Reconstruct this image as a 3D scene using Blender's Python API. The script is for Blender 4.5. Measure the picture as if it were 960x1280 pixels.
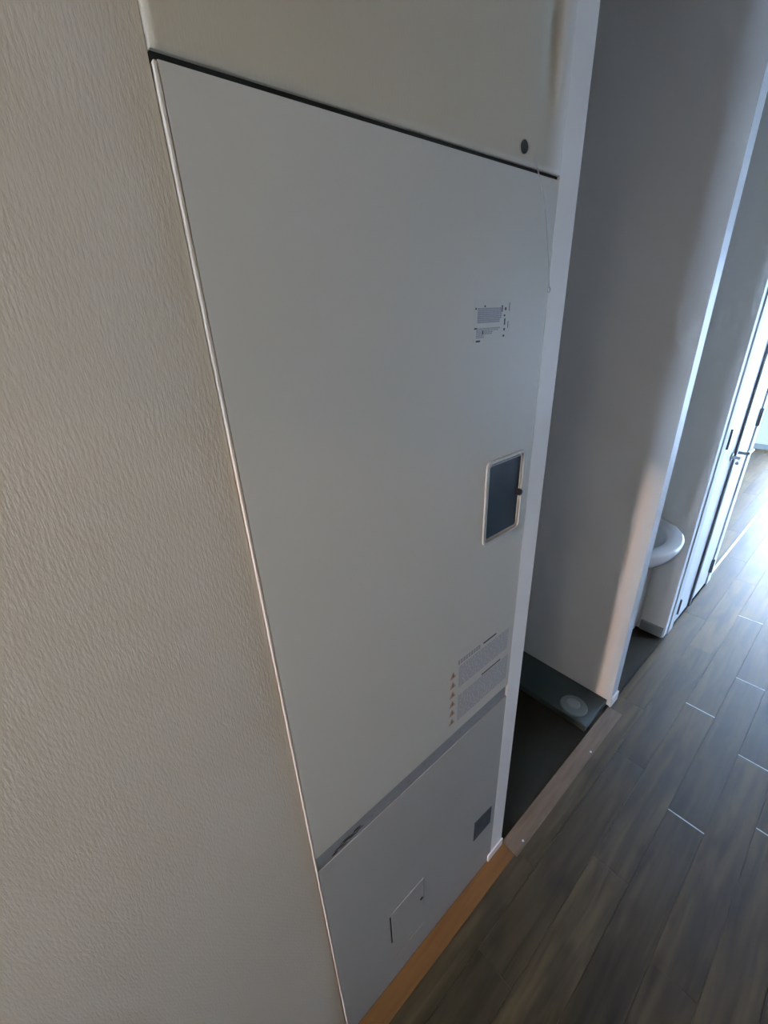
import bpy, bmesh, math, random
from mathutils import Vector, Matrix
random.seed(7)
S = bpy.context.scene
C = S.collection
for o in list(bpy.data.objects):
    bpy.data.objects.remove(o)

# ------------------------------------------------------------------ camera
CAMY = -0.4268
cam_d = bpy.data.cameras.new('camera')
cam_d.sensor_fit = 'VERTICAL'
cam_d.sensor_height = 36.0
cam_d.sensor_width = 27.0
cam_d.lens = 524.85 / 1280 * 36.0
cam_d.clip_start = 0.02
cam = bpy.data.objects.new('camera', cam_d)
C.objects.link(cam)
R = Matrix(((0.75775628, 0.30111713, -0.5789075),
            (-0.65093754, 0.28672249, -0.70290151),
            (-0.04566989, 0.90946066, 0.41327421)))
cam.matrix_world = Matrix.Translation((0, CAMY, 1.65)) @ R.to_4x4()
S.camera = cam

# ------------------------------------------------------------------ world, sun, lights, exposure
W = bpy.data.worlds.new('world')
S.world = W
W.use_nodes = True
wn = W.node_tree.nodes
bg = wn['Background']
bg.inputs['Color'].default_value = (0.52, 0.70, 1.0, 1)
bg.inputs['Strength'].default_value = 60.0

def light(name, kind, loc, rot, energy, color, **kw):
    d = bpy.data.lights.new(name, kind)
    d.energy = energy
    d.color = color
    for k, v in kw.items():
        setattr(d, k, v)
    o = bpy.data.objects.new(name, d)
    C.objects.link(o)
    o.location = loc
    o.rotation_euler = rot
    return o

# low warm sun that comes in through the ajar entrance door behind the camera
sun_dir = Vector((1, 0.075, -0.30)).normalized()
sun = light('sun', 'SUN', (-4, -0.6, 3), (0, 0, 0), 1.7, (1.0, 0.66, 0.42), angle=math.radians(2.2))
sun.rotation_euler = sun_dir.to_track_quat('-Z', 'Y').to_euler()
# the sky seen through the far window, as a portal so that it samples well
pw = light('window_daylight', 'AREA', (7.0, -0.62, 1.02), (0, math.radians(90), 0), 1.0, (1, 1, 1),
           shape='RECTANGLE', size=2.0, size_y=1.75)
pw.data.cycles.is_portal = True
pw2 = light('added_window_daylight', 'AREA', (4.75, -1.75, 1.02), (math.radians(90), 0, 0), 1.0, (1, 1, 1),
            shape='RECTANGLE', size=2.6, size_y=2.0)
pw2.data.cycles.is_portal = True  # portal of the added side window
# fill lamp added unseen behind the camera to warm the near walls (fixture below)
lamp = light('entrance_fill_light', 'AREA', (-0.75, -0.52, 2.33), (0, 0, 0), 9.0, (1.0, 0.85, 0.65),
             shape='DISK', size=0.26)
S.view_settings.view_transform = 'Standard'
S.view_settings.look = 'None'
S.view_settings.gamma = 1
S.view_settings.use_curve_mapping = False
S.view_settings.exposure = 0.0

# ------------------------------------------------------------------ materials
def mat(name, col, rough=0.6, metal=0.0, spec=0.5, coat=0.0, coat_rough=0.2):
    m = bpy.data.materials.new(name)
    m.use_nodes = True
    b = m.node_tree.nodes['Principled BSDF']
    b.inputs['Base Color'].default_value = (*col, 1)
    b.inputs['Roughness'].default_value = rough
    b.inputs['Metallic'].default_value = metal
    b.inputs['Specular IOR Level'].default_value = spec
    b.inputs['Coat Weight'].default_value = coat
    b.inputs['Coat Roughness'].default_value = coat_rough
    return m

def nd(m, t, **kw):
    n = m.node_tree.nodes.new(t)
    for k, v in kw.items():
        setattr(n, k, v)
    return n

def lk(m, a, b):
    m.node_tree.links.new(a, b)

def mottle(m, ca, cb, scale=(3, 3, 3), detail=4, lo=0.3, hi=0.7):
    """two near colours mixed by noise: grain, dirt and wear"""
    tc = nd(m, 'ShaderNodeTexCoord'); mp = nd(m, 'ShaderNodeMapping')
    mp.inputs['Scale'].default_value = scale
    nz = nd(m, 'ShaderNodeTexNoise'); nz.inputs['Scale'].default_value = 1; nz.inputs['Detail'].default_value = detail
    rp = nd(m, 'ShaderNodeValToRGB')
    rp.color_ramp.elements[0].position = lo; rp.color_ramp.elements[0].color = (*ca, 1)
    rp.color_ramp.elements[1].position = hi; rp.color_ramp.elements[1].color = (*cb, 1)
    lk(m, tc.outputs['Object'], mp.inputs['Vector']); lk(m, mp.outputs['Vector'], nz.inputs['Vector'])
    lk(m, nz.outputs['Fac'], rp.inputs['Fac'])
    lk(m, rp.outputs['Color'], m.node_tree.nodes['Principled BSDF'].inputs['Base Color'])
    return tc

def wallpaper(name, ca, cb, strength):
    m = mat(name, ca, 0.62, spec=0.35)
    tc = mottle(m, ca, cb, (2.2, 2.2, 2.2))
    # woven paper: short upright threads in loose rows
    hs = []
    for sx, sz, w in ((430, 80, 1.0), (650, 420, 0.4)):
        mp = nd(m, 'ShaderNodeMapping'); mp.inputs['Scale'].default_value = (sx, sx, sz)
        nz = nd(m, 'ShaderNodeTexNoise'); nz.inputs['Scale'].default_value = 1; nz.inputs['Detail'].default_value = 1.5
        lk(m, tc.outputs['Object'], mp.inputs['Vector']); lk(m, mp.outputs['Vector'], nz.inputs['Vector'])
        mu = nd(m, 'ShaderNodeMath', operation='MULTIPLY'); mu.inputs[1].default_value = w
        lk(m, nz.outputs['Fac'], mu.inputs[0]); hs.append(mu)
    mp = nd(m, 'ShaderNodeMapping'); mp.inputs['Rotation'].default_value = (0, 0.02, 0)
    wv = nd(m, 'ShaderNodeTexWave', wave_type='BANDS', bands_direction='DIAGONAL')
    wv.inputs['Scale'].default_value = 38; wv.inputs['Distortion'].default_value = 1.0; wv.inputs['Detail'].default_value = 1
    mp.inputs['Scale'].default_value = (2.6, 0.0, 1.3)
    lk(m, tc.outputs['Object'], mp.inputs['Vector']); lk(m, mp.outputs['Vector'], wv.inputs['Vector'])
    mw = nd(m, 'ShaderNodeMath', operation='MULTIPLY'); mw.inputs[1].default_value = 0.07
    lk(m, wv.outputs['Fac'], mw.inputs[0]); hs.append(mw)
    a = nd(m, 'ShaderNodeMath', operation='ADD'); lk(m, hs[0].outputs[0], a.inputs[0]); lk(m, hs[1].outputs[0], a.inputs[1])
    a2 = nd(m, 'ShaderNodeMath', operation='ADD'); lk(m, a.outputs[0], a2.inputs[0]); lk(m, hs[2].outputs[0], a2.inputs[1])
    bp = nd(m, 'ShaderNodeBump'); bp.inputs['Strength'].default_value = strength; bp.inputs['Distance'].default_value = 0.0012
    lk(m, a2.outputs[0], bp.inputs['Height'])
    lk(m, bp.outputs['Normal'], m.node_tree.nodes['Principled BSDF'].inputs['Normal'])
    return m

M = {}
M['paper'] = wallpaper('woven_wallpaper', (0.455, 0.42, 0.35), (0.495, 0.455, 0.38), 0.36)
M['paper_fine'] = wallpaper('fine_wallpaper', (0.66, 0.63, 0.585), (0.70, 0.67, 0.625), 0.28)
M['paper_above'] = wallpaper('shaded_wallpaper', (0.42, 0.375, 0.28), (0.46, 0.41, 0.31), 0.25)  # darker paper copy; shade over the panel put into its colour
M['corner_paper'] = wallpaper('window_lit_wallpaper', (0.78, 0.77, 0.75), (0.81, 0.80, 0.78), 0.12)  # brighter paper copy; window light on the corner put into its colour
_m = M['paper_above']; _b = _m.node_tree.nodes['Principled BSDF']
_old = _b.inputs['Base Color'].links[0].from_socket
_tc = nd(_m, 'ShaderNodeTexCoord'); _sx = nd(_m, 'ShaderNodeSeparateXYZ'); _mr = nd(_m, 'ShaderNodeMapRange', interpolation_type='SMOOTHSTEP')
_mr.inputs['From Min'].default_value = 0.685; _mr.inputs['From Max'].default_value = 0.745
_mx = nd(_m, 'ShaderNodeMix', data_type='RGBA'); _mx.inputs[7].default_value = (0.75, 0.735, 0.71, 1)  # ramp along x paints the window-lit brightening towards the corner
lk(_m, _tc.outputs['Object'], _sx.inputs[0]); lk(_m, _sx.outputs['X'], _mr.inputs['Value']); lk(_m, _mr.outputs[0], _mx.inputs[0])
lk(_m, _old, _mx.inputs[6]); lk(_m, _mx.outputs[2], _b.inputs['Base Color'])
M['plain'] = mat('painted_plaster', (0.66, 0.66, 0.65), 0.7, spec=0.3)
M['ceiling'] = mat('ceiling_paper', (0.72, 0.71, 0.68), 0.8, spec=0.2)
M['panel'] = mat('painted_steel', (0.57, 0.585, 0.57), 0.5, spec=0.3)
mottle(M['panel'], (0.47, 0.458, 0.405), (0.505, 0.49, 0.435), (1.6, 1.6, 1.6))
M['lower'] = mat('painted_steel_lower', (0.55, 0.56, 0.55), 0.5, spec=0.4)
mottle(M['lower'], (0.33, 0.326, 0.295), (0.365, 0.36, 0.33), (3, 3, 3))  # darker than the upper steel; dimmer light low down put into colour
M['band'] = mat('grey_pull_channel', (0.2, 0.21, 0.215), 0.5, spec=0.4)
mottle(M['band'], (0.10, 0.12, 0.125), (0.215, 0.225, 0.23), (60, 60, 90), 6, 0.22, 0.4)
M['cream'] = mat('cream_trim', (0.52, 0.47, 0.38), 0.7, spec=0.2)
M['white'] = mat('white_plastic', (0.78, 0.78, 0.80), 0.4)
M['white_bead'] = mat('white_corner_bead', (0.60, 0.60, 0.60), 0.45)
M['corner'] = mat('white_corner_guard', (0.80, 0.80, 0.82), 0.5)
M['dark'] = mat('dark_gap', (0.02, 0.024, 0.022), 0.8, spec=0.1)
M['glass'] = mat('smoked_cover', (0.014, 0.021, 0.026), 0.5, spec=0.06)
M['rim'] = mat('champagne_metal_rim', (0.42, 0.40, 0.36), 0.4, metal=0.2)
M['plate'] = mat('blue_grey_plate', (0.05, 0.06, 0.07), 0.6, spec=0.25)
mottle(M['plate'], (0.035, 0.045, 0.052), (0.06, 0.072, 0.08), (25, 25, 25))
M['black'] = mat('black_plastic', (0.012, 0.012, 0.013), 0.3)
M['ink'] = mat('black_print', (0.03, 0.03, 0.035), 0.6)
M['ink_grey'] = mat('grey_print', (0.23, 0.23, 0.25), 0.6)
M['ink_soft'] = mat('soft_print', (0.31, 0.31, 0.33), 0.6)
M['ink_orange'] = mat('orange_print', (0.33, 0.20, 0.12), 0.6)
M['sheet'] = mat('sticker_film', (0.475, 0.462, 0.412), 0.5, spec=0.3)
M['cord'] = mat('grey_cord', (0.36, 0.35, 0.33), 0.5)
M['steel'] = mat('satin_steel', (0.30, 0.31, 0.33), 0.35, metal=0.9)
M['bronze'] = mat('dark_hinge', (0.10, 0.11, 0.12), 0.4, metal=0.6)
M['doorw'] = mat('gloss_white_door', (0.80, 0.82, 0.84), 0.30, spec=0.6, coat=0.7, coat_rough=0.25)
M['case'] = mat('grey_casing', (0.50, 0.52, 0.53), 0.55)
M['ceramic'] = mat('glazed_basin', (0.74, 0.75, 0.76), 0.12, spec=0.6)
M['cabinet'] = mat('cabinet_laminate', (0.55, 0.52, 0.50), 0.5)
M['vinyl'] = mat('green_grey_vinyl', (0.035, 0.048, 0.044), 0.55, spec=0.3)
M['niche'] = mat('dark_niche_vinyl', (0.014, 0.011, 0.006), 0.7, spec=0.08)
M['drain'] = mat('drain_cover_plastic', (0.13, 0.155, 0.148), 0.55)
M['basegrey'] = mat('grey_baseboard', (0.22, 0.24, 0.23), 0.55)
M['alu'] = mat('aluminium', (0.62, 0.63, 0.65), 0.35, metal=0.8)
M['pane'] = mat('window_glass', (0.9, 0.95, 1.0), 0.0)
_b = M['pane'].node_tree.nodes['Principled BSDF']
_b.inputs['Transmission Weight'].default_value = 1.0
_b.inputs['IOR'].default_value = 1.0
M['lamp'] = mat('fill_lamp_diffuser', (0.9, 0.88, 0.8), 0.4)
M['end_glint'] = mat('plank_end_glint', (0.62, 0.60, 0.57), 0.3)  # pale colour painting the window light caught by end bevels

M['edge_strip'] = mat('orange_brown_strip', (0.5, 0.25, 0.09), 0.6, spec=0.15)
mottle(M['edge_strip'], (0.10, 0.040, 0.009), (0.145, 0.058, 0.014), (4, 40, 40))
M['thresh'] = mat('brown_threshold', (0.2, 0.14, 0.09), 0.5, spec=0.3)
mottle(M['thresh'], (0.09, 0.055, 0.03), (0.16, 0.10, 0.06), (5, 40, 40))

def plank_mat(name, rough):
    m = mat(name, (0.09, 0.07, 0.055), rough, spec=0.24)
    b = m.node_tree.nodes['Principled BSDF']
    tc = nd(m, 'ShaderNodeTexCoord'); oi = nd(m, 'ShaderNodeObjectInfo')
    ad = nd(m, 'ShaderNodeVectorMath', operation='ADD')
    cb = nd(m, 'ShaderNodeCombineXYZ')
    mu = nd(m, 'ShaderNodeMath', operation='MULTIPLY'); mu.inputs[1].default_value = 37.0
    lk(m, oi.outputs['Random'], mu.inputs[0]); lk(m, mu.outputs[0], cb.inputs[0]); lk(m, mu.outputs[0], cb.inputs[1])
    lk(m, tc.outputs['Object'], ad.inputs[0]); lk(m, cb.outputs[0], ad.inputs[1])
    mp = nd(m, 'ShaderNodeMapping'); mp.inputs['Scale'].default_value = (2.6, 30, 30)
    n1 = nd(m, 'ShaderNodeTexNoise'); n1.inputs['Scale'].default_value = 1; n1.inputs['Detail'].default_value = 5; n1.inputs['Distortion'].default_value = 0.6
    lk(m, ad.outputs[0], mp.inputs['Vector']); lk(m, mp.outputs[0], n1.inputs['Vector'])
    mp2 = nd(m, 'ShaderNodeMapping'); mp2.inputs['Scale'].default_value = (5, 11, 11)
    n2 = nd(m, 'ShaderNodeTexNoise'); n2.inputs['Scale'].default_value = 1; n2.inputs['Detail'].default_value = 2
    lk(m, ad.outputs[0], mp2.inputs['Vector']); lk(m, mp2.outputs[0], n2.inputs['Vector'])
    r1 = nd(m, 'ShaderNodeValToRGB'); e = r1.color_ramp.elements
    e[0].position = 0.32; e[0].color = (0.026, 0.016, 0.006, 1)
    e[1].position = 0.68; e[1].color = (0.070, 0.045, 0.019, 1)
    lk(m, n1.outputs['Fac'], r1.inputs['Fac'])
    mx = nd(m, 'ShaderNodeMix', data_type='RGBA', blend_type='MULTIPLY')
    r2 = nd(m, 'ShaderNodeValToRGB'); e = r2.color_ramp.elements
    e[0].position = 0.25; e[0].color = (0.35, 0.33, 0.32, 1)
    e[1].position = 0.45; e[1].color = (1, 1, 1, 1)
    lk(m, n2.outputs['Fac'], r2.inputs['Fac'])
    mx.inputs[0].default_value = 0.8
    lk(m, r1.outputs['Color'], mx.inputs[6]); lk(m, r2.outputs['Color'], mx.inputs[7])
    hs = nd(m, 'ShaderNodeHueSaturation')
    mr = nd(m, 'ShaderNodeMapRange'); mr.inputs['To Min'].default_value = 0.72; mr.inputs['To Max'].default_value = 1.3
    lk(m, oi.outputs['Random'], mr.inputs['Value']); lk(m, mr.outputs[0], hs.inputs['Value'])
    lk(m, mx.outputs[2], hs.inputs['Color']); lk(m, hs.outputs['Color'], b.inputs['Base Color'])
    bp = nd(m, 'ShaderNodeBump'); bp.inputs['Strength'].default_value = 0.25; bp.inputs['Distance'].default_value = 0.0006
    lk(m, n1.outputs['Fac'], bp.inputs['Height']); lk(m, bp.outputs['Normal'], b.inputs['Normal'])
    return m
M['plank'] = plank_mat('dark_walnut_laminate', 0.40)

# ------------------------------------------------------------------ mesh helpers
def box(bm, x0, x1, y0, y1, z0, z1, mi=0):
    vs = [bm.verts.new(p) for p in ((x0, y0, z0), (x1, y0, z0), (x1, y1, z0), (x0, y1, z0),
                                    (x0, y0, z1), (x1, y0, z1), (x1, y1, z1), (x0, y1, z1))]
    fs = []
    for f in ((0, 3, 2, 1), (4, 5, 6, 7), (0, 1, 5, 4), (1, 2, 6, 5), (2, 3, 7, 6), (3, 0, 4, 7)):
        a = bm.faces.new([vs[i] for i in f]); a.material_index = mi; fs.append(a)
    return vs

def bevel(bm, w, seg=2):
    bmesh.ops.bevel(bm, geom=bm.edges[:], offset=w, segments=seg, affect='EDGES', profile=0.5)

def obj(name, bm, m, parent=None, smooth=False, kind=None, label=None):
    bmesh.ops.recalc_face_normals(bm, faces=bm.faces[:])
    me = bpy.data.meshes.new(name)
    bm.to_mesh(me); bm.free()
    for x in (m if isinstance(m, (list, tuple)) else [m]):
        me.materials.append(x)
    if smooth:
        for p in me.polygons: p.use_smooth = True
    o = bpy.data.objects.new(name, me)
    C.objects.link(o)
    if parent: o.parent = parent
    if kind: o['kind'] = kind
    if label: o['label'] = label
    return o

def bx(name, x0, x1, y0, y1, z0, z1, m, parent=None, bev=0.0, seg=2, **kw):
    """a box part; coordinates in world space, shifted into the parent's frame"""
    bm = bmesh.new(); box(bm, x0, x1, y0, y1, z0, z1)
    if bev: bevel(bm, bev, seg)
    loc = root_loc(parent)
    bmesh.ops.translate(bm, verts=bm.verts[:], vec=-loc)
    return obj(name, bm, m, parent, **kw)

def root_loc(p):
    v = Vector((0, 0, 0))
    while p is not None:
        v += p.location; p = p.parent
    return v

def thing(name, label, cat, loc, kind=None):
    o = bpy.data.objects.new(name, None)
    o.empty_display_size = 0.1
    C.objects.link(o); o.location = loc
    if kind: o['kind'] = kind
    if label: o['label'] = label
    if cat: o['category'] = cat
    return o

def prism_xz(bm, pts, y0, y1):
    a = [bm.verts.new((x, y0, z)) for x, z in pts]; b = [bm.verts.new((x, y1, z)) for x, z in pts]
    bm.faces.new(a); bm.faces.new(b[::-1])
    n = len(pts)
    for i in range(n):
        bm.faces.new((a[i], b[i], b[(i + 1) % n], a[(i + 1) % n]))

def rrect(x0, x1, z0, z1, r, n=6):
    pts = []
    for cx, cz, a0 in ((x1 - r, z1 - r, 0), (x0 + r, z1 - r, 90), (x0 + r, z0 + r, 180), (x1 - r, z0 + r, 270)):
        for k in range(n + 1):
            a = math.radians(a0 + 90 * k / n)
            pts.append((cx + r * math.cos(a), cz + r * math.sin(a)))
    return pts

def place(bm, parent):
    bmesh.ops.translate(bm, verts=bm.verts[:], vec=-root_loc(parent))

def tube(bm, pts, r, n=8):
    rings = []
    for i, p in enumerate(pts):
        p = Vector(p)
        d = (Vector(pts[min(i + 1, len(pts) - 1)]) - Vector(pts[max(i - 1, 0)])).normalized()
        u = d.orthogonal().normalized() if i == 0 else (u - d * u.dot(d)).normalized()
        v = d.cross(u)
        rings.append([bm.verts.new(p + r * (math.cos(2 * math.pi * k / n) * u + math.sin(2 * math.pi * k / n) * v)) for k in range(n)])
    for a, b in zip(rings, rings[1:]):
        for k in range(n):
            bm.faces.new((a[k], a[(k + 1) % n], b[(k + 1) % n], b[k]))
    bm.faces.new(rings[0]); bm.faces.new(rings[-1][::-1])

def disc(bm, cx, cz, y0, y1, r, n=24, rz=None):
    prism_xz(bm, [(cx + r * math.cos(2 * math.pi * k / n), cz + (rz or r) * math.sin(2 * math.pi * k / n)) for k in range(n)], y0, y1)

# ------------------------------------------------------------------ the setting
H = 2.53
XE = -1.35                    # entrance wall behind the camera
YR = -0.98                    # right hall wall, out of frame
XF = 6.78                     # far wall of the bright room

# floor: base slab + laminate planks laid along the hall
floor = thing('floor', None, None, (0, 0, 0), 'structure')
bx('subfloor', XE, XF + .1, -2.6, 2.7, -0.06, -0.004, M['dark'], floor)
PW, PL = 0.1104, 0.899
def plank_mesh(glint, L=PL, w=PW):
    bm = bmesh.new()
    g, b, t = 0.0003, 0.0006, 0.006
    x0, x1, y0, y1 = -L / 2 + g, L / 2 - g, -w / 2 + g, w / 2 - g
    e = 0.0036
    lo = [bm.verts.new(p) for p in ((x0, y0, -t), (x1, y0, -t), (x1, y1, -t), (x0, y1, -t))]
    md = [bm.verts.new(p) for p in ((x0, y0, -b), (x1, y0, -b), (x1, y1, -b), (x0, y1, -b))]
    hi = [bm.verts.new(p) for p in ((x0 + e, y0 + b, 0), (x1 - e, y0 + b, 0), (x1 - e, y1 - b, 0), (x0 + e, y1 - b, 0))]
    bm.faces.new(hi)
    for k in range(4):
        j = (k + 1) % 4
        bm.faces.new((lo[k], lo[j], md[j], md[k]))
        f = bm.faces.new((md[k], md[j], hi[j], hi[k]))
        if glint and k == 3: f.material_index = 1  # painted highlight on the near end bevel
    me = bpy.data.meshes.new('floor_plank')
    bmesh.ops.recalc_face_normals(bm, faces=bm.faces[:])
    bm.to_mesh(me); bm.free()
    me.materials.append(M['plank']); me.materials.append(M['end_glint'])
    return me
pm_glint, pm_plain = plank_mesh(True), plank_mesh(False)
joints = {0: 0.82, -1: 0.527, -2: 1.895, -3: 1.332, -4: 1.762, -5: 1.483}   # one end joint of each plank row
glint_rows = {-2, -3, -4, -5}  # rows whose plank ends carry the painted window highlight
Y0 = -0.0048
for row in range(-14, 12):
    yc = Y0 + (row + 0.5) * PW + 0.0
    r = row + 1 if row < 0 else row + 1
    key = row + 1
    j = joints.get(key, 0.3 + 0.899 * random.random())
    k0 = math.floor((XE - j) / PL)
    x = j + k0 * PL
    while x < XF:
        x1 = x + PL
        in_hall = yc > YR and yc < 0
        ok = in_hall or (x1 > 3.0) or (0 < yc < 0.5 and x1 > 0.8)
        if yc > 0 and x1 < 3.2: ok = False
        if ok and x1 > XE and x < XF:
            L = PL
            o = bpy.data.objects.new('floor_plank', pm_glint if (key in glint_rows and x > j - 0.01) else pm_plain)
            o.location = (x + PL / 2, yc, 0)
            o.parent = floor
            C.objects.link(o)
        x = x1

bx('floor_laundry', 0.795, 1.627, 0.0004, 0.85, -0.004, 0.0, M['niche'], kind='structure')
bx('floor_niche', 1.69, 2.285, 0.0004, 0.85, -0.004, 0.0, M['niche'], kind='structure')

def wall(name, *a, **kw):
    return bx(name, *a, kind='structure', **kw)

# left wall: woven wallpaper, set 12 mm behind the steel front; its edge leaves a thin crack low down
bm = bmesh.new()
prism_xz(bm, [(XE, 0), (0.1480, 0), (0.1488, 0.5), (0.1500, 1.0), (0.1502, H), (XE, H)], 0.0045, 0.25)
obj('wall_left', bm, M['paper'], kind='structure')

# wall over the panel: flat band round the frame, papered field above sunk 9 mm with soft edges
bm = bmesh.new()
nx, nz = 90, 90
def sst(t): t = max(0, min(1, t)); return t * t * (3 - 2 * t)
g = []
for j in range(nz + 1):
    z = 1.841 + (H - 1.841) * j / nz
    rowv = []
    for i in range(nx + 1):
        x = 0.151 + (0.795 - 0.151) * i / nx
        xe = 0.700
        u = x - xe
        d = 0.0075 * math.exp(-(u / (0.028 if u < 0 else 0.009)) ** 2) * sst((z - 1.895) / 0.05)
        rowv.append(bm.verts.new((x, d, z)))
    g.append(rowv)
for j in range(nz):
    for i in range(nx):
        bm.faces.new((g[j][i], g[j][i + 1], g[j + 1][i + 1], g[j + 1][i]))
box(bm, 0.151, 0.795, 0.03, 0.25, 1.841, H)
# close the sides
for i in range(nz):
    for c, x in ((0, 0.151), (nx, 0.795)):
        a, b = g[i][c], g[i + 1][c]
        p = bm.verts.new((x, 0.03, a.co.z)); q = bm.verts.new((x, 0.03, b.co.z))
        bm.faces.new((a, b, q, p))
for i in range(nx):
    a, b = g[0][i], g[0][i + 1]
    p = bm.verts.new((a.co.x, 0.03, a.co.z)); q = bm.verts.new((b.co.x, 0.03, b.co.z))
    bm.faces.new((a, b, q, p))
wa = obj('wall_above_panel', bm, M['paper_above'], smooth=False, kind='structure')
for p in wa.data.polygons:
    p.use_smooth = len(p.vertices) == 4 and abs(p.normal.y) > 0.5
bx('gap_backing', 0.1512, 0.7355, 0.004, 0.0295, 1.826, 1.8409, M['dark'], wa)
bm = bmesh.new(); disc(bm, 0.635, 1.8605, -0.0012, 0.004, 0.0078)
obj('screw_hole', bm, M['dark'], wa)

# shaft body behind the panel and its side towards the laundry alcove
wall('wall_shaft', 0.151, 0.795, 0.03, 0.85, 0, 1.835, M['plain'])
wall('wall_shaft_upper', 0.155, 0.795, 0.251, 0.85, 1.836, H, M['plain'])
bx('wall_corner', 0.7362, 0.7953, -0.0003, 0.03, 0, H, M['corner_paper'], kind='structure')
bx('baseboard_corner', 0.718, 0.799, -0.005, -0.0005, 0, 0.034, M['corner_paper'], bev=0.0015, kind='structure')

wall('wall_alcove_back', 0.795, 2.285, 0.85, 0.95, 0, H, M['paper_fine'])
wall('wall_partition', 1.627, 1.690, 0.0, 0.85, 0, H, M['paper_fine'])
bx('baseboard_partition', 1.622, 1.695, -0.009, 0.0, 0, 0.05, M['paper_fine'], bev=0.002, kind='structure')
wall('wall_closet', 2.285, 3.10, 0.04, 2.6, 0, H, M['paper_fine'])
wall('wall_closet_end', 2.285, 2.335, 0.0, 0.04, 0, H, M['paper_fine'])
bx('baseboard_closet', 2.274, 2.285, 0.004, 0.118, 0, 0.062, M['basegrey'], bev=0.003, kind='structure')
wall('wall_right', XE, 3.10, YR - .12, YR, 0, H, M['paper_fine'])
bm = bmesh.new()
box(bm, 3.10, 3.45, -1.72, -1.60, 0, H); box(bm, 6.05, XF, -1.72, -1.60, 0, H); box(bm, 3.45, 6.05, -1.72, -1.60, 2.02, H)
obj('wall_room_right', bm, M['plain'], kind='structure')
w2 = thing('added_window', None, None, (4.75, -1.66, 0), 'structure')  # unseen window added to brighten the room floor
bm = bmesh.new()
for a, b in ((3.45, 3.50), (4.72, 4.78), (6.00, 6.05)): box(bm, a, b, -1.69, -1.63, 0, 2.02)
box(bm, 3.45, 6.05, -1.69, -1.63, 0, 0.05); box(bm, 3.45, 6.05, -1.69, -1.63, 1.97, 2.02)
place(bm, w2); obj('window_frame', bm, M['alu'], w2)  # frame of the added window
for a, b in ((3.50, 4.72), (4.78, 6.00)): bx('pane', a, b, -1.662, -1.658, 0.05, 1.97, M['pane'], w2)  # panes of the added window
wall('wall_room_right_return', 3.0, 3.10, -1.72, YR - .12, 0, H, M['plain'])
wall('wall_room_left', 3.10, XF, 2.48, 2.6, 0, H, M['plain'])
bx('ceiling', -2.61, XF + .15, -1.75, 2.65, H, H + .1, M['ceiling'], kind='structure')
# far wall with the balcony window
wy0, wy1, wz1 = -1.50, 0.26, 2.02
bm = bmesh.new()
box(bm, XF, XF + .12, wy1, 2.6, 0, H); box(bm, XF, XF + .12, -1.72, wy0, 0, H); box(bm, XF, XF + .12, wy0, wy1, wz1, H)
obj('wall_far', bm, M['plain'], kind='structure')
bx('baseboard_far', XF - .012, XF, wy1 + .03, 2.48, 0, 0.06, M['basegrey'], kind='structure')
win = thing('window_1', None, None, (XF + .06, (wy0 + wy1) / 2, 0), 'structure')
bm = bmesh.new()
for a, b in ((wy0, wy0 + .05), ((wy0 + wy1) / 2 - .03, (wy0 + wy1) / 2 + .03), (wy1 - .05, wy1)):
    box(bm, XF + .03, XF + .09, a, b, 0.0, wz1)
box(bm, XF + .03, XF + .09, wy0, wy1, 0.0, 0.05); box(bm, XF + .03, XF + .09, wy0, wy1, wz1 - .05, wz1)
place(bm, win); obj('window_frame', bm, M['alu'], win)
for a, b in ((wy0 + .05, (wy0 + wy1) / 2 - .03), ((wy0 + wy1) / 2 + .03, wy1 - .05)):
    bx('pane', XF + .058, XF + .062, a, b, 0.05, wz1 - .05, M['pane'], win)
# entrance wall with the door ajar: daylight slit next to the left wall
sl = -0.205
bm = bmesh.new()
box(bm, XE - .12, XE, YR - .12, -0.90, 0, H); box(bm, XE - .12, XE, -0.90, 0.25, 2.04, H)
box(bm, XE - .12, XE, 0.011, 0.25, 0, 2.04)
obj('wall_entrance', bm, M['plain'], kind='structure')
ed = thing('door_3', None, None, (XE - .06, -0.90, 0), 'structure')
bx('door_leaf', XE - .08, XE - .04, -0.90, sl, 0.0, 2.04, M['cabinet'], ed)
bm = bmesh.new(); tube(bm, [(XE - .04, sl - .06, 1.0), (XE + .01, sl - .06, 1.0), (XE + .01, sl - .17, 1.0)], 0.009)
place(bm, ed); obj('door_handle', bm, M['steel'], ed)
# added unseen box that blocks the sky; a narrow upright slit passes the sun
XL = -2.6
wall('sky_blocker_left', XL, XE - .12, 0.25, 0.37, 0, H, M['plain'])
wall('sky_blocker_right', XL, XE - .12, YR - .24, YR - .12, 0, H, M['plain'])
bm = bmesh.new()
box(bm, XL - .12, XL, YR - .24, -0.36, -.06, H); box(bm, XL - .12, XL, -0.03, 0.37, -.06, H)
box(bm, XL - .12, XL, -0.36, -0.03, -.06, 0.90); box(bm, XL - .12, XL, -0.36, -0.03, 2.42, H)
obj('sky_blocker_end', bm, M['plain'], kind='structure')
wall('sky_blocker_floor', XL, XE - .12, YR - .12, 0.25, -.06, 0, M['basegrey'])
lf = thing('fill_lamp', 'round white flush fill lamp added unseen behind the camera', 'lamp', (-0.75, -0.52, H))
bm = bmesh.new(); bmesh.ops.create_cone(bm, cap_ends=True, segments=40, radius1=0.16, radius2=0.16, depth=0.03, matrix=Matrix.Translation((0, 0, -0.016)))
obj('fill_lamp_base', bm, M['white'], lf)
bm = bmesh.new(); bmesh.ops.create_cone(bm, cap_ends=True, segments=40, radius1=0.12, radius2=0.15, depth=0.04, matrix=Matrix.Translation((0, 0, -0.051)))
obj('fill_lamp_shade', bm, M['lamp'], lf, smooth=False)

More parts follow.
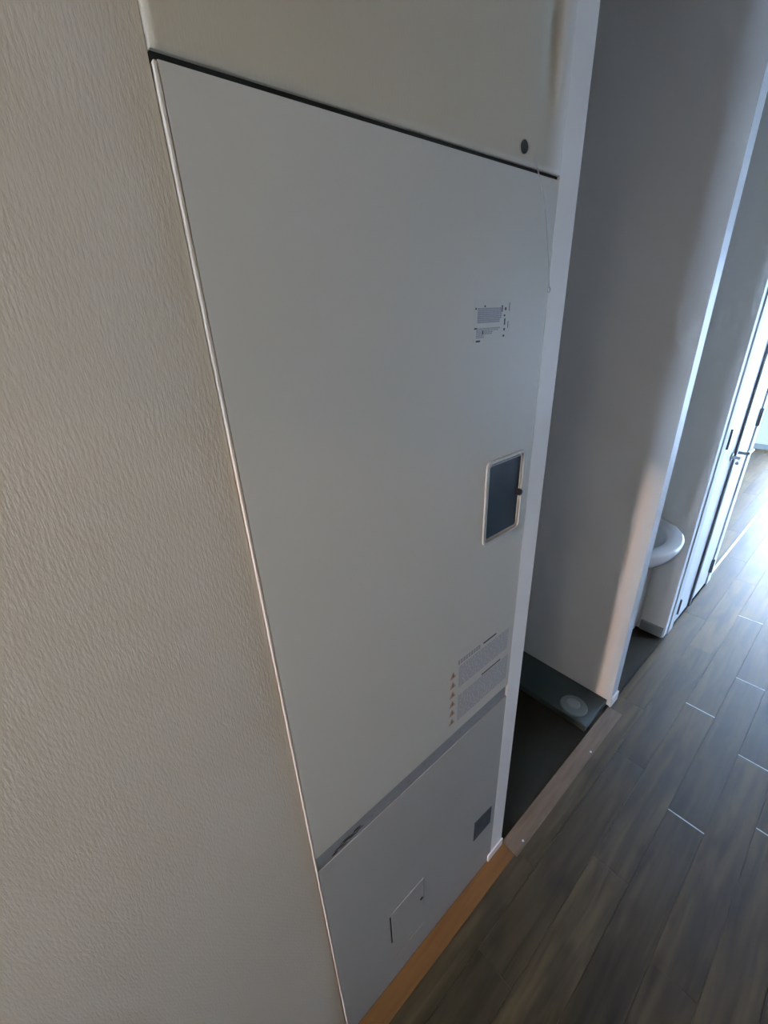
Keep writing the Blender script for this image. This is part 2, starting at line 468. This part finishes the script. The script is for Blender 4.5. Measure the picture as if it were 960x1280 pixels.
# closet doors: casing, two leaves with hinges and lever handles
bx('trim_2', 2.336, 2.405, -0.008, 0.04, 0, 2.06, M['case'], bev=0.002, kind='structure')
bx('trim_3', 3.02, 3.10, -0.008, 0.04, 0, 2.06, M['case'], bev=0.002, kind='structure')
bx('trim_4', 2.405, 3.02, -0.008, 0.04, 2.03, 2.06, M['case'], bev=0.002, kind='structure')
wall('wall_closet_upper', 2.336, 3.10, 0.0, 0.04, 2.06, H, M['paper_fine'])
def leaf(name, x0, x1, hx, y0, y1, lever):
    d = thing(name, None, None, (hx, 0, 0), 'structure')
    bx('door_leaf', x0, x1, y0, y1, 0.012, 2.025, M['doorw'], d, bev=0.0015, seg=1)
    for z in (0.145, 1.085, 1.88):
        bm = bmesh.new()
        box(bm, hx - .012, hx + .012, y0 - .007, y0, z - .045, z + .045)
        tube(bm, [(hx, y0 - .010, z - .047), (hx, y0 - .010, z + .047)], 0.006, 10)
        place(bm, d); obj('hinge', bm, M['bronze'], d)
    h0, s = lever
    bm = bmesh.new()
    disc(bm, h0, 0.95, y0 - .006, y0, 0.021, 20)
    tube(bm, [(h0, y0, 0.95), (h0, y0 - .035, 0.95), (h0 + s * .006, y0 - .045, 0.95), (h0 + s * .10, y0 - .045, 0.95)], 0.008, 10)
    place(bm, d); obj('door_handle', bm, M['steel'], d, smooth=False)
leaf('door_1', 2.407, 2.665, 2.412, 0.0, 0.034, (2.625, -1))
leaf('door_2', 2.690, 3.018, 3.012, 0.0, 0.034, (2.735, 1))
bx('trim_8', 2.664, 2.691, -0.012, -0.0005, 0.014, 2.02, M['bronze'], bev=0.002, kind='structure')
bx('trim_9', 1.628, 1.689, -0.002, 0.0, 0.05, H, M['white_bead'], kind='structure')
bx('trim_10', 2.287, 2.333, -0.002, 0.0, 0.0, H, M['white_bead'], kind='structure')
# threshold rail where the hall floor meets the side room
bx('trim_5', 3.10, XF, 0.004, 0.018, 0, 0.006, M['alu'], bev=0.0015, seg=1, kind='structure')
# orange-brown strip along the foot of the panel, and the browner threshold across the laundry alcove
bx('trim_6', XE, 0.800, -0.052, -0.0005, 0, 0.0022, M['edge_strip'], bev=0.0008, seg=1, kind='structure')
th = bx('trim_7', 0.802, 1.619, -0.060, 0.000, 0, 0.0026, M['thresh'], bev=0.0008, seg=1, kind='structure')
for x, y in ((0.858, -0.047), (1.345, -0.050)):
    bm = bmesh.new(); bmesh.ops.create_cone(bm, cap_ends=True, segments=14, radius1=0.0040, radius2=0.0032, depth=0.0016, matrix=Matrix.Translation((x, y, 0.0034)))
    obj('fixing_screw', bm, M['alu'], th)
# ------------------------------------------------------------------ the utility panel
P = thing('utility_panel', 'tall grey steel water heater cabinet front set into the wall, with dark window and stickers',
          'cabinet panel', (0.44, 0.0, 0.0))
# frame: cream edge at the left, return towards the wallpaper
bm = bmesh.new(); box(bm, 0.1512, 0.1542, 0.0, 0.029, 0.0, 1.835); bevel(bm, 0.0007, 1)
place(bm, P); obj('edge_trim', bm, M['cream'], P, label='thin cream edge strip')
# backing that shows dark in the gaps
bx('backing', 0.1548, 0.7354, 0.017, 0.029, 0.002, 1.825, M['dark'], P)
# upper door (window opening cut out as a ring of polygons)
def plate_with_hole(x0, x1, z0, z1, hole, y0, y1):
    """front plate as quads round a rounded-rectangle opening"""
    bm = bmesh.new()
    hx0, hx1, hz0, hz1 = hole
    for (a, b, c, d) in ((x0, hx0, z0, z1), (hx1, x1, z0, z1), (hx0, hx1, z0, hz0), (hx0, hx1, hz1, z1)):
        box(bm, a, b, y0, y1, c, d)
    return bm
WX0, WX1, WZ0, WZ1 = 0.590, 0.712, 1.246, 1.415
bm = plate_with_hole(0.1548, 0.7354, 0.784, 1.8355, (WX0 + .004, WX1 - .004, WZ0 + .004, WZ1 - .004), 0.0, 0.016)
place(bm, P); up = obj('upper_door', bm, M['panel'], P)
bx('pull_channel', 0.1548, 0.728, 0.0015, 0.016, 0.742, 0.7835, M['band'], P, label='darker grey scuffed channel strip')
bm = bmesh.new()
for (xa, xb, za, zb) in ((.186, .200, .7480, .7525), (.193, .214, .7540, .7570), (.203, .222, .7495, .7515), (.212, .238, .7560, .7600), (.226, .247, .7520, .7545),
                         (.236, .256, .7590, .7640), (.243, .262, .7545, .7565), (.205, .228, .7615, .7630)):
    prism_xz(bm, [(xa, za), (xb - .004, za + .0005), (xb, (za + zb) / 2), (xb - .006, zb), (xa + .003, zb - .0006)], .0010, .0020)
place(bm, P); obj('scuff_marks', bm, M['dark'], P, kind='stuff')
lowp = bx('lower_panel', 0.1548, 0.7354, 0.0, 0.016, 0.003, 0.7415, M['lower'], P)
# meter window
bm = bmesh.new()
o_, i_ = rrect(WX0, WX1, WZ0, WZ1, .012), rrect(WX0 + .0055, WX1 - .0055, WZ0 + .0055, WZ1 - .0055, .008)
i2 = rrect(WX0 + .009, WX1 - .009, WZ0 + .009, WZ1 - .009, .006)
i3 = rrect(WX0 + .011, WX1 - .011, WZ0 + .011, WZ1 - .011, .005)
rings = [(o_, 0.0), (o_, -.0035), (i_, -.0035), (i_, .003), (i2, .003), (i2, -.001), (i3, -.001), (i3, .008)]
vr = [[bm.verts.new((x, y, z)) for x, z in pts] for pts, y in rings]
n = len(o_)
for a, b in zip(vr, vr[1:]):
    for k in range(n):
        bm.faces.new((a[k], a[(k + 1) % n], b[(k + 1) % n], b[k]))
place(bm, P); rim = obj('window_rim', bm, M['rim'], P, label='metal rim with rounded corners')
bm = bmesh.new(); prism_xz(bm, rrect(WX0 + .0105, WX1 - .0105, WZ0 + .0105, WZ1 - .0105, .005), 0.001, 0.006)
place(bm, P); cov = obj('window_cover', bm, M['glass'], P, label='dark smoked cover')
bm = bmesh.new()
disc(bm, 0.699, 1.329, -.006, .001, .0068, 20); disc(bm, 0.699, 1.329, -.008, -.006, .0052, 20)
place(bm, P); kb = obj('cover_knob', bm, M['black'], P, label='small round black knob')
# lower fittings
bm = bmesh.new(); prism_xz(bm, [(0.633, 0.224), (0.7135, 0.222), (0.7145, 0.300), (0.633, 0.312)], -.0016, 0.0)
place(bm, P); obj('vent_plate', bm, M['plate'], P, label='small dark blue-grey square plate')
fl = bx('access_flap', 0.309, 0.422, -.0016, 0.0, 0.205, 0.336, M['lower'], P, bev=.0012, seg=1)
bm = bmesh.new(); box(bm, 0.3045, 0.3085, -.0008, 0.0, 0.200, 0.325)
place(bm, P); obj('flap_gap', bm, M['dark'], P)
bm = bmesh.new(); disc(bm, 0.4125, 0.250, -.0022, -.0010, .0055, 18)
place(bm, P); obj('key_hole', bm, M['dark'], P)
bm = bmesh.new(); box(bm, 0.309, 0.42, -.0010, 0.0, 0.105, 0.108); bevel(bm, .0004, 1)
place(bm, P); obj('pressed_line', bm, M['lower'], P)
# small data sticker under the top edge
YS = -.0006
st = bx('data_sticker', 0.540, 0.632, -.0003, 0.0, 1.615, 1.672, M['sheet'], P, label='small data sticker with grey print and black marks')
def bars(name, rects, m, parent, y=YS):
    bm = bmesh.new()
    for x0, x1, z0, z1 in rects: box(bm, x0, x1, y, y + .0003, z0, z1)
    place(bm, parent); return obj(name, bm, m, parent, kind='stuff')
rs = []
for k in range(8):
    z = 1.659 - k * .0026
    x = 0.5475
    while x < 0.606 - (0.006 if k > 5 else 0):
        w = random.uniform(.004, .012); rs.append((x, min(x + w, .607), z, z + .0021)); x += w + .0007
bars('text_block', rs, M['ink_grey'], st)
rs = []
for k in range(6):
    z = 1.632 - k * .0024
    x = 0.546
    while x < (0.603, 0.60, 0.585, 0.582, 0.565, 0.563)[k]:
        w = random.uniform(.002, .006); rs.append((x, x + w, z, z + .0017)); x += w + .0012
bars('text_block', rs, M['ink_grey'], st)
bars('black_mark', [(.542, .545, 1.659, 1.6615), (.563, .566, 1.662, 1.6645), (.606, .609, 1.655, 1.664), (.6145, .6185, 1.657, 1.661),
                    (.6125, .6165, 1.6485, 1.651), (.6145, .6175, 1.636, 1.6455), (.6140, .6180, 1.628, 1.6315), (.6130, .6170, 1.619, 1.622),
                    (.6255, .6268, 1.656, 1.6675), (.6245, .6256, 1.6315, 1.6415), (.541, .548, 1.6325, 1.6345), (.560, .563, 1.625, 1.630),
                    (.546, .556, 1.6145, 1.617)], M['ink'], st)
# warning sticker above the pull channel
ws = bx('warning_sticker', 0.500, 0.733, -.0003, 0.0, 0.800, 1.018, M['sheet'], P, label='large warning sticker with orange triangles and small print')
for k in range(6):
    z = 0.967 - k * .0275; x = 0.5165
    bm = bmesh.new(); prism_xz(bm, [(x - .0095, z - .008), (x + .0095, z - .008), (x, z + .0095)], YS, YS + .0003)
    place(bm, ws); obj('warning_triangle', bm, M['ink_orange'], ws)
bars('exclamation_marks', [(.5157, .5173, .9625 - k * .0275, .970 - k * .0275) for k in range(6)], M['ink'], ws, -.0009)
for q in ((.617, .664, .9895, .9935), (.618, .690, .8965, .9000)):
    bx('heading_bar', q[0], q[1], YS, YS + .0003, q[2], q[3], M['ink'], ws)
rs = []
for k in range(2):
    x = .532
    while x < .60: rs.append((x, x + .006, .985 + k * .006, .9895 + k * .006)); x += .0085
bars('heading_text', rs, M['ink_grey'], ws)
rs = []
for (z1, z0, xa, xb) in ((.975, .915, .535, .715), (.890, .812, .535, .722)):
    z = z1
    while z > z0:
        x = xa
        while x < xb:
            w = random.uniform(.006, .022); rs.append((x, min(x + w, xb), z, z + .0034)); x += w + .0022
        z -= .0056
bars('small_print', rs, M['ink_soft'], ws)

# pull cord with a ring, hanging from the top gap
cd = thing('thin_cord', 'thin grey cord with a tiny ring hanging from the gap above the grey panel', 'cord', (0.664, -0.004, 1.844))
pts = [(0.655, -.0035, 1.853), (0.664, -.0035, 1.843), (0.678, -.004, 1.826), (0.692, -.004, 1.803), (0.703, -.004, 1.778), (0.713, -.004, 1.750),
       (0.722, -.004, 1.722), (0.7285, -.004, 1.698), (0.7300, -.004, 1.690)]
bm = bmesh.new(); tube(bm, pts, 0.0009, 6); place(bm, cd); obj('cord_strand', bm, M['cord'], cd, smooth=True)
bm = bmesh.new()
ring = [(0.7305 + .0042 * math.cos(a), -.004, 1.6855 + .0042 * math.sin(a)) for a in [2 * math.pi * k / 20 for k in range(21)]]
tube(bm, ring, 0.0009, 6); place(bm, cd); obj('ring', bm, M['cord'], cd, smooth=True)

# ------------------------------------------------------------------ raised drain step in the laundry alcove
dr = thing('drain_step', 'low dark green-grey drain step with a round cover at the foot of the white partition', 'drain', (1.52, 0.43, 0))
bx('step_body', 1.417, 1.626, 0.012, 0.84, 0, 0.03, M['vinyl'], dr, bev=.003)
bm = bmesh.new()
bmesh.ops.create_cone(bm, cap_ends=True, segments=40, radius1=0.058, radius2=0.055, depth=0.006, matrix=Matrix.Translation((1.484, 0.098, 0.033)))
place(bm, dr); dc = obj('drain_cover', bm, M['drain'], dr, label='round pale grey drain cover')
bm = bmesh.new()
bmesh.ops.create_cone(bm, cap_ends=True, segments=32, radius1=0.030, radius2=0.024, depth=0.006, matrix=Matrix.Translation((1.489, 0.103, 0.0385)))
place(bm, dr); bmesh.ops.translate(bm, verts=bm.verts[:], vec=(0, 0, 0)); obj('drain_cap', bm, M['basegrey'], dc)

# ------------------------------------------------------------------ wash basin on its cabinet
wb = thing('washbasin', 'white round-fronted washbasin on a pale cabinet in the niche behind the partition', 'washbasin', (1.985, 0.4, 0))
def outline(sx, sf, back, cy=0.19, n=40):
    pts = []
    for k in range(n + 1):
        a = math.pi + math.pi * k / n
        pts.append((1.985 + sx * math.cos(a), cy + sf * math.sin(a)))
    pts += [(1.985 + sx, back), (1.985 + sx * .5, back), (1.985 - sx * .5, back), (1.985 - sx, back)]
    return pts
bm = bmesh.new()
layers = [(.16, .11, .50, .585), (.215, .16, .55, .60), (.25, .20, .60, .635), (.262, .215, .62, .668), (.266, .220, .63, .690), (.263, .217, .63, .699), (.256, .210, .62, .702),
          (.205, .160, .46, .700), (.196, .150, .45, .690), (.180, .135, .43, .650), (.14, .10, .38, .600), (.06, .04, .27, .580), (.01, .01, .215, .578)]
vr = [[bm.verts.new((x, y, z)) for x, y in outline(a, b, c)] for a, b, c, z in layers]
n = len(vr[0])
for a, b in zip(vr, vr[1:]):
    for k in range(n):
        bm.faces.new((a[k], a[(k + 1) % n], b[(k + 1) % n], b[k]))
bm.faces.new(vr[0][::-1]); bm.faces.new(vr[-1])
place(bm, wb); obj('basin', bm, M['ceramic'], wb, smooth=True)
bx('cabinet_body', 1.692, 2.272, 0.136, 0.63, 0.0, 0.585, M['cabinet'], wb)
for x0, x1, hx in ((1.694, 1.981, 1.965), (1.985, 2.271, 2.001)):
    d = bx('cabinet_door', x0, x1, 0.120, 0.1355, 0.05, 0.570, M['cabinet'], wb, bev=.002)
    bm = bmesh.new(); tube(bm, [(hx, .120, .50), (hx, .10, .50), (hx, .10, .42), (hx, .120, .42)], .004)
    place(bm, d); obj('cabinet_handle', bm, M['steel'], d)
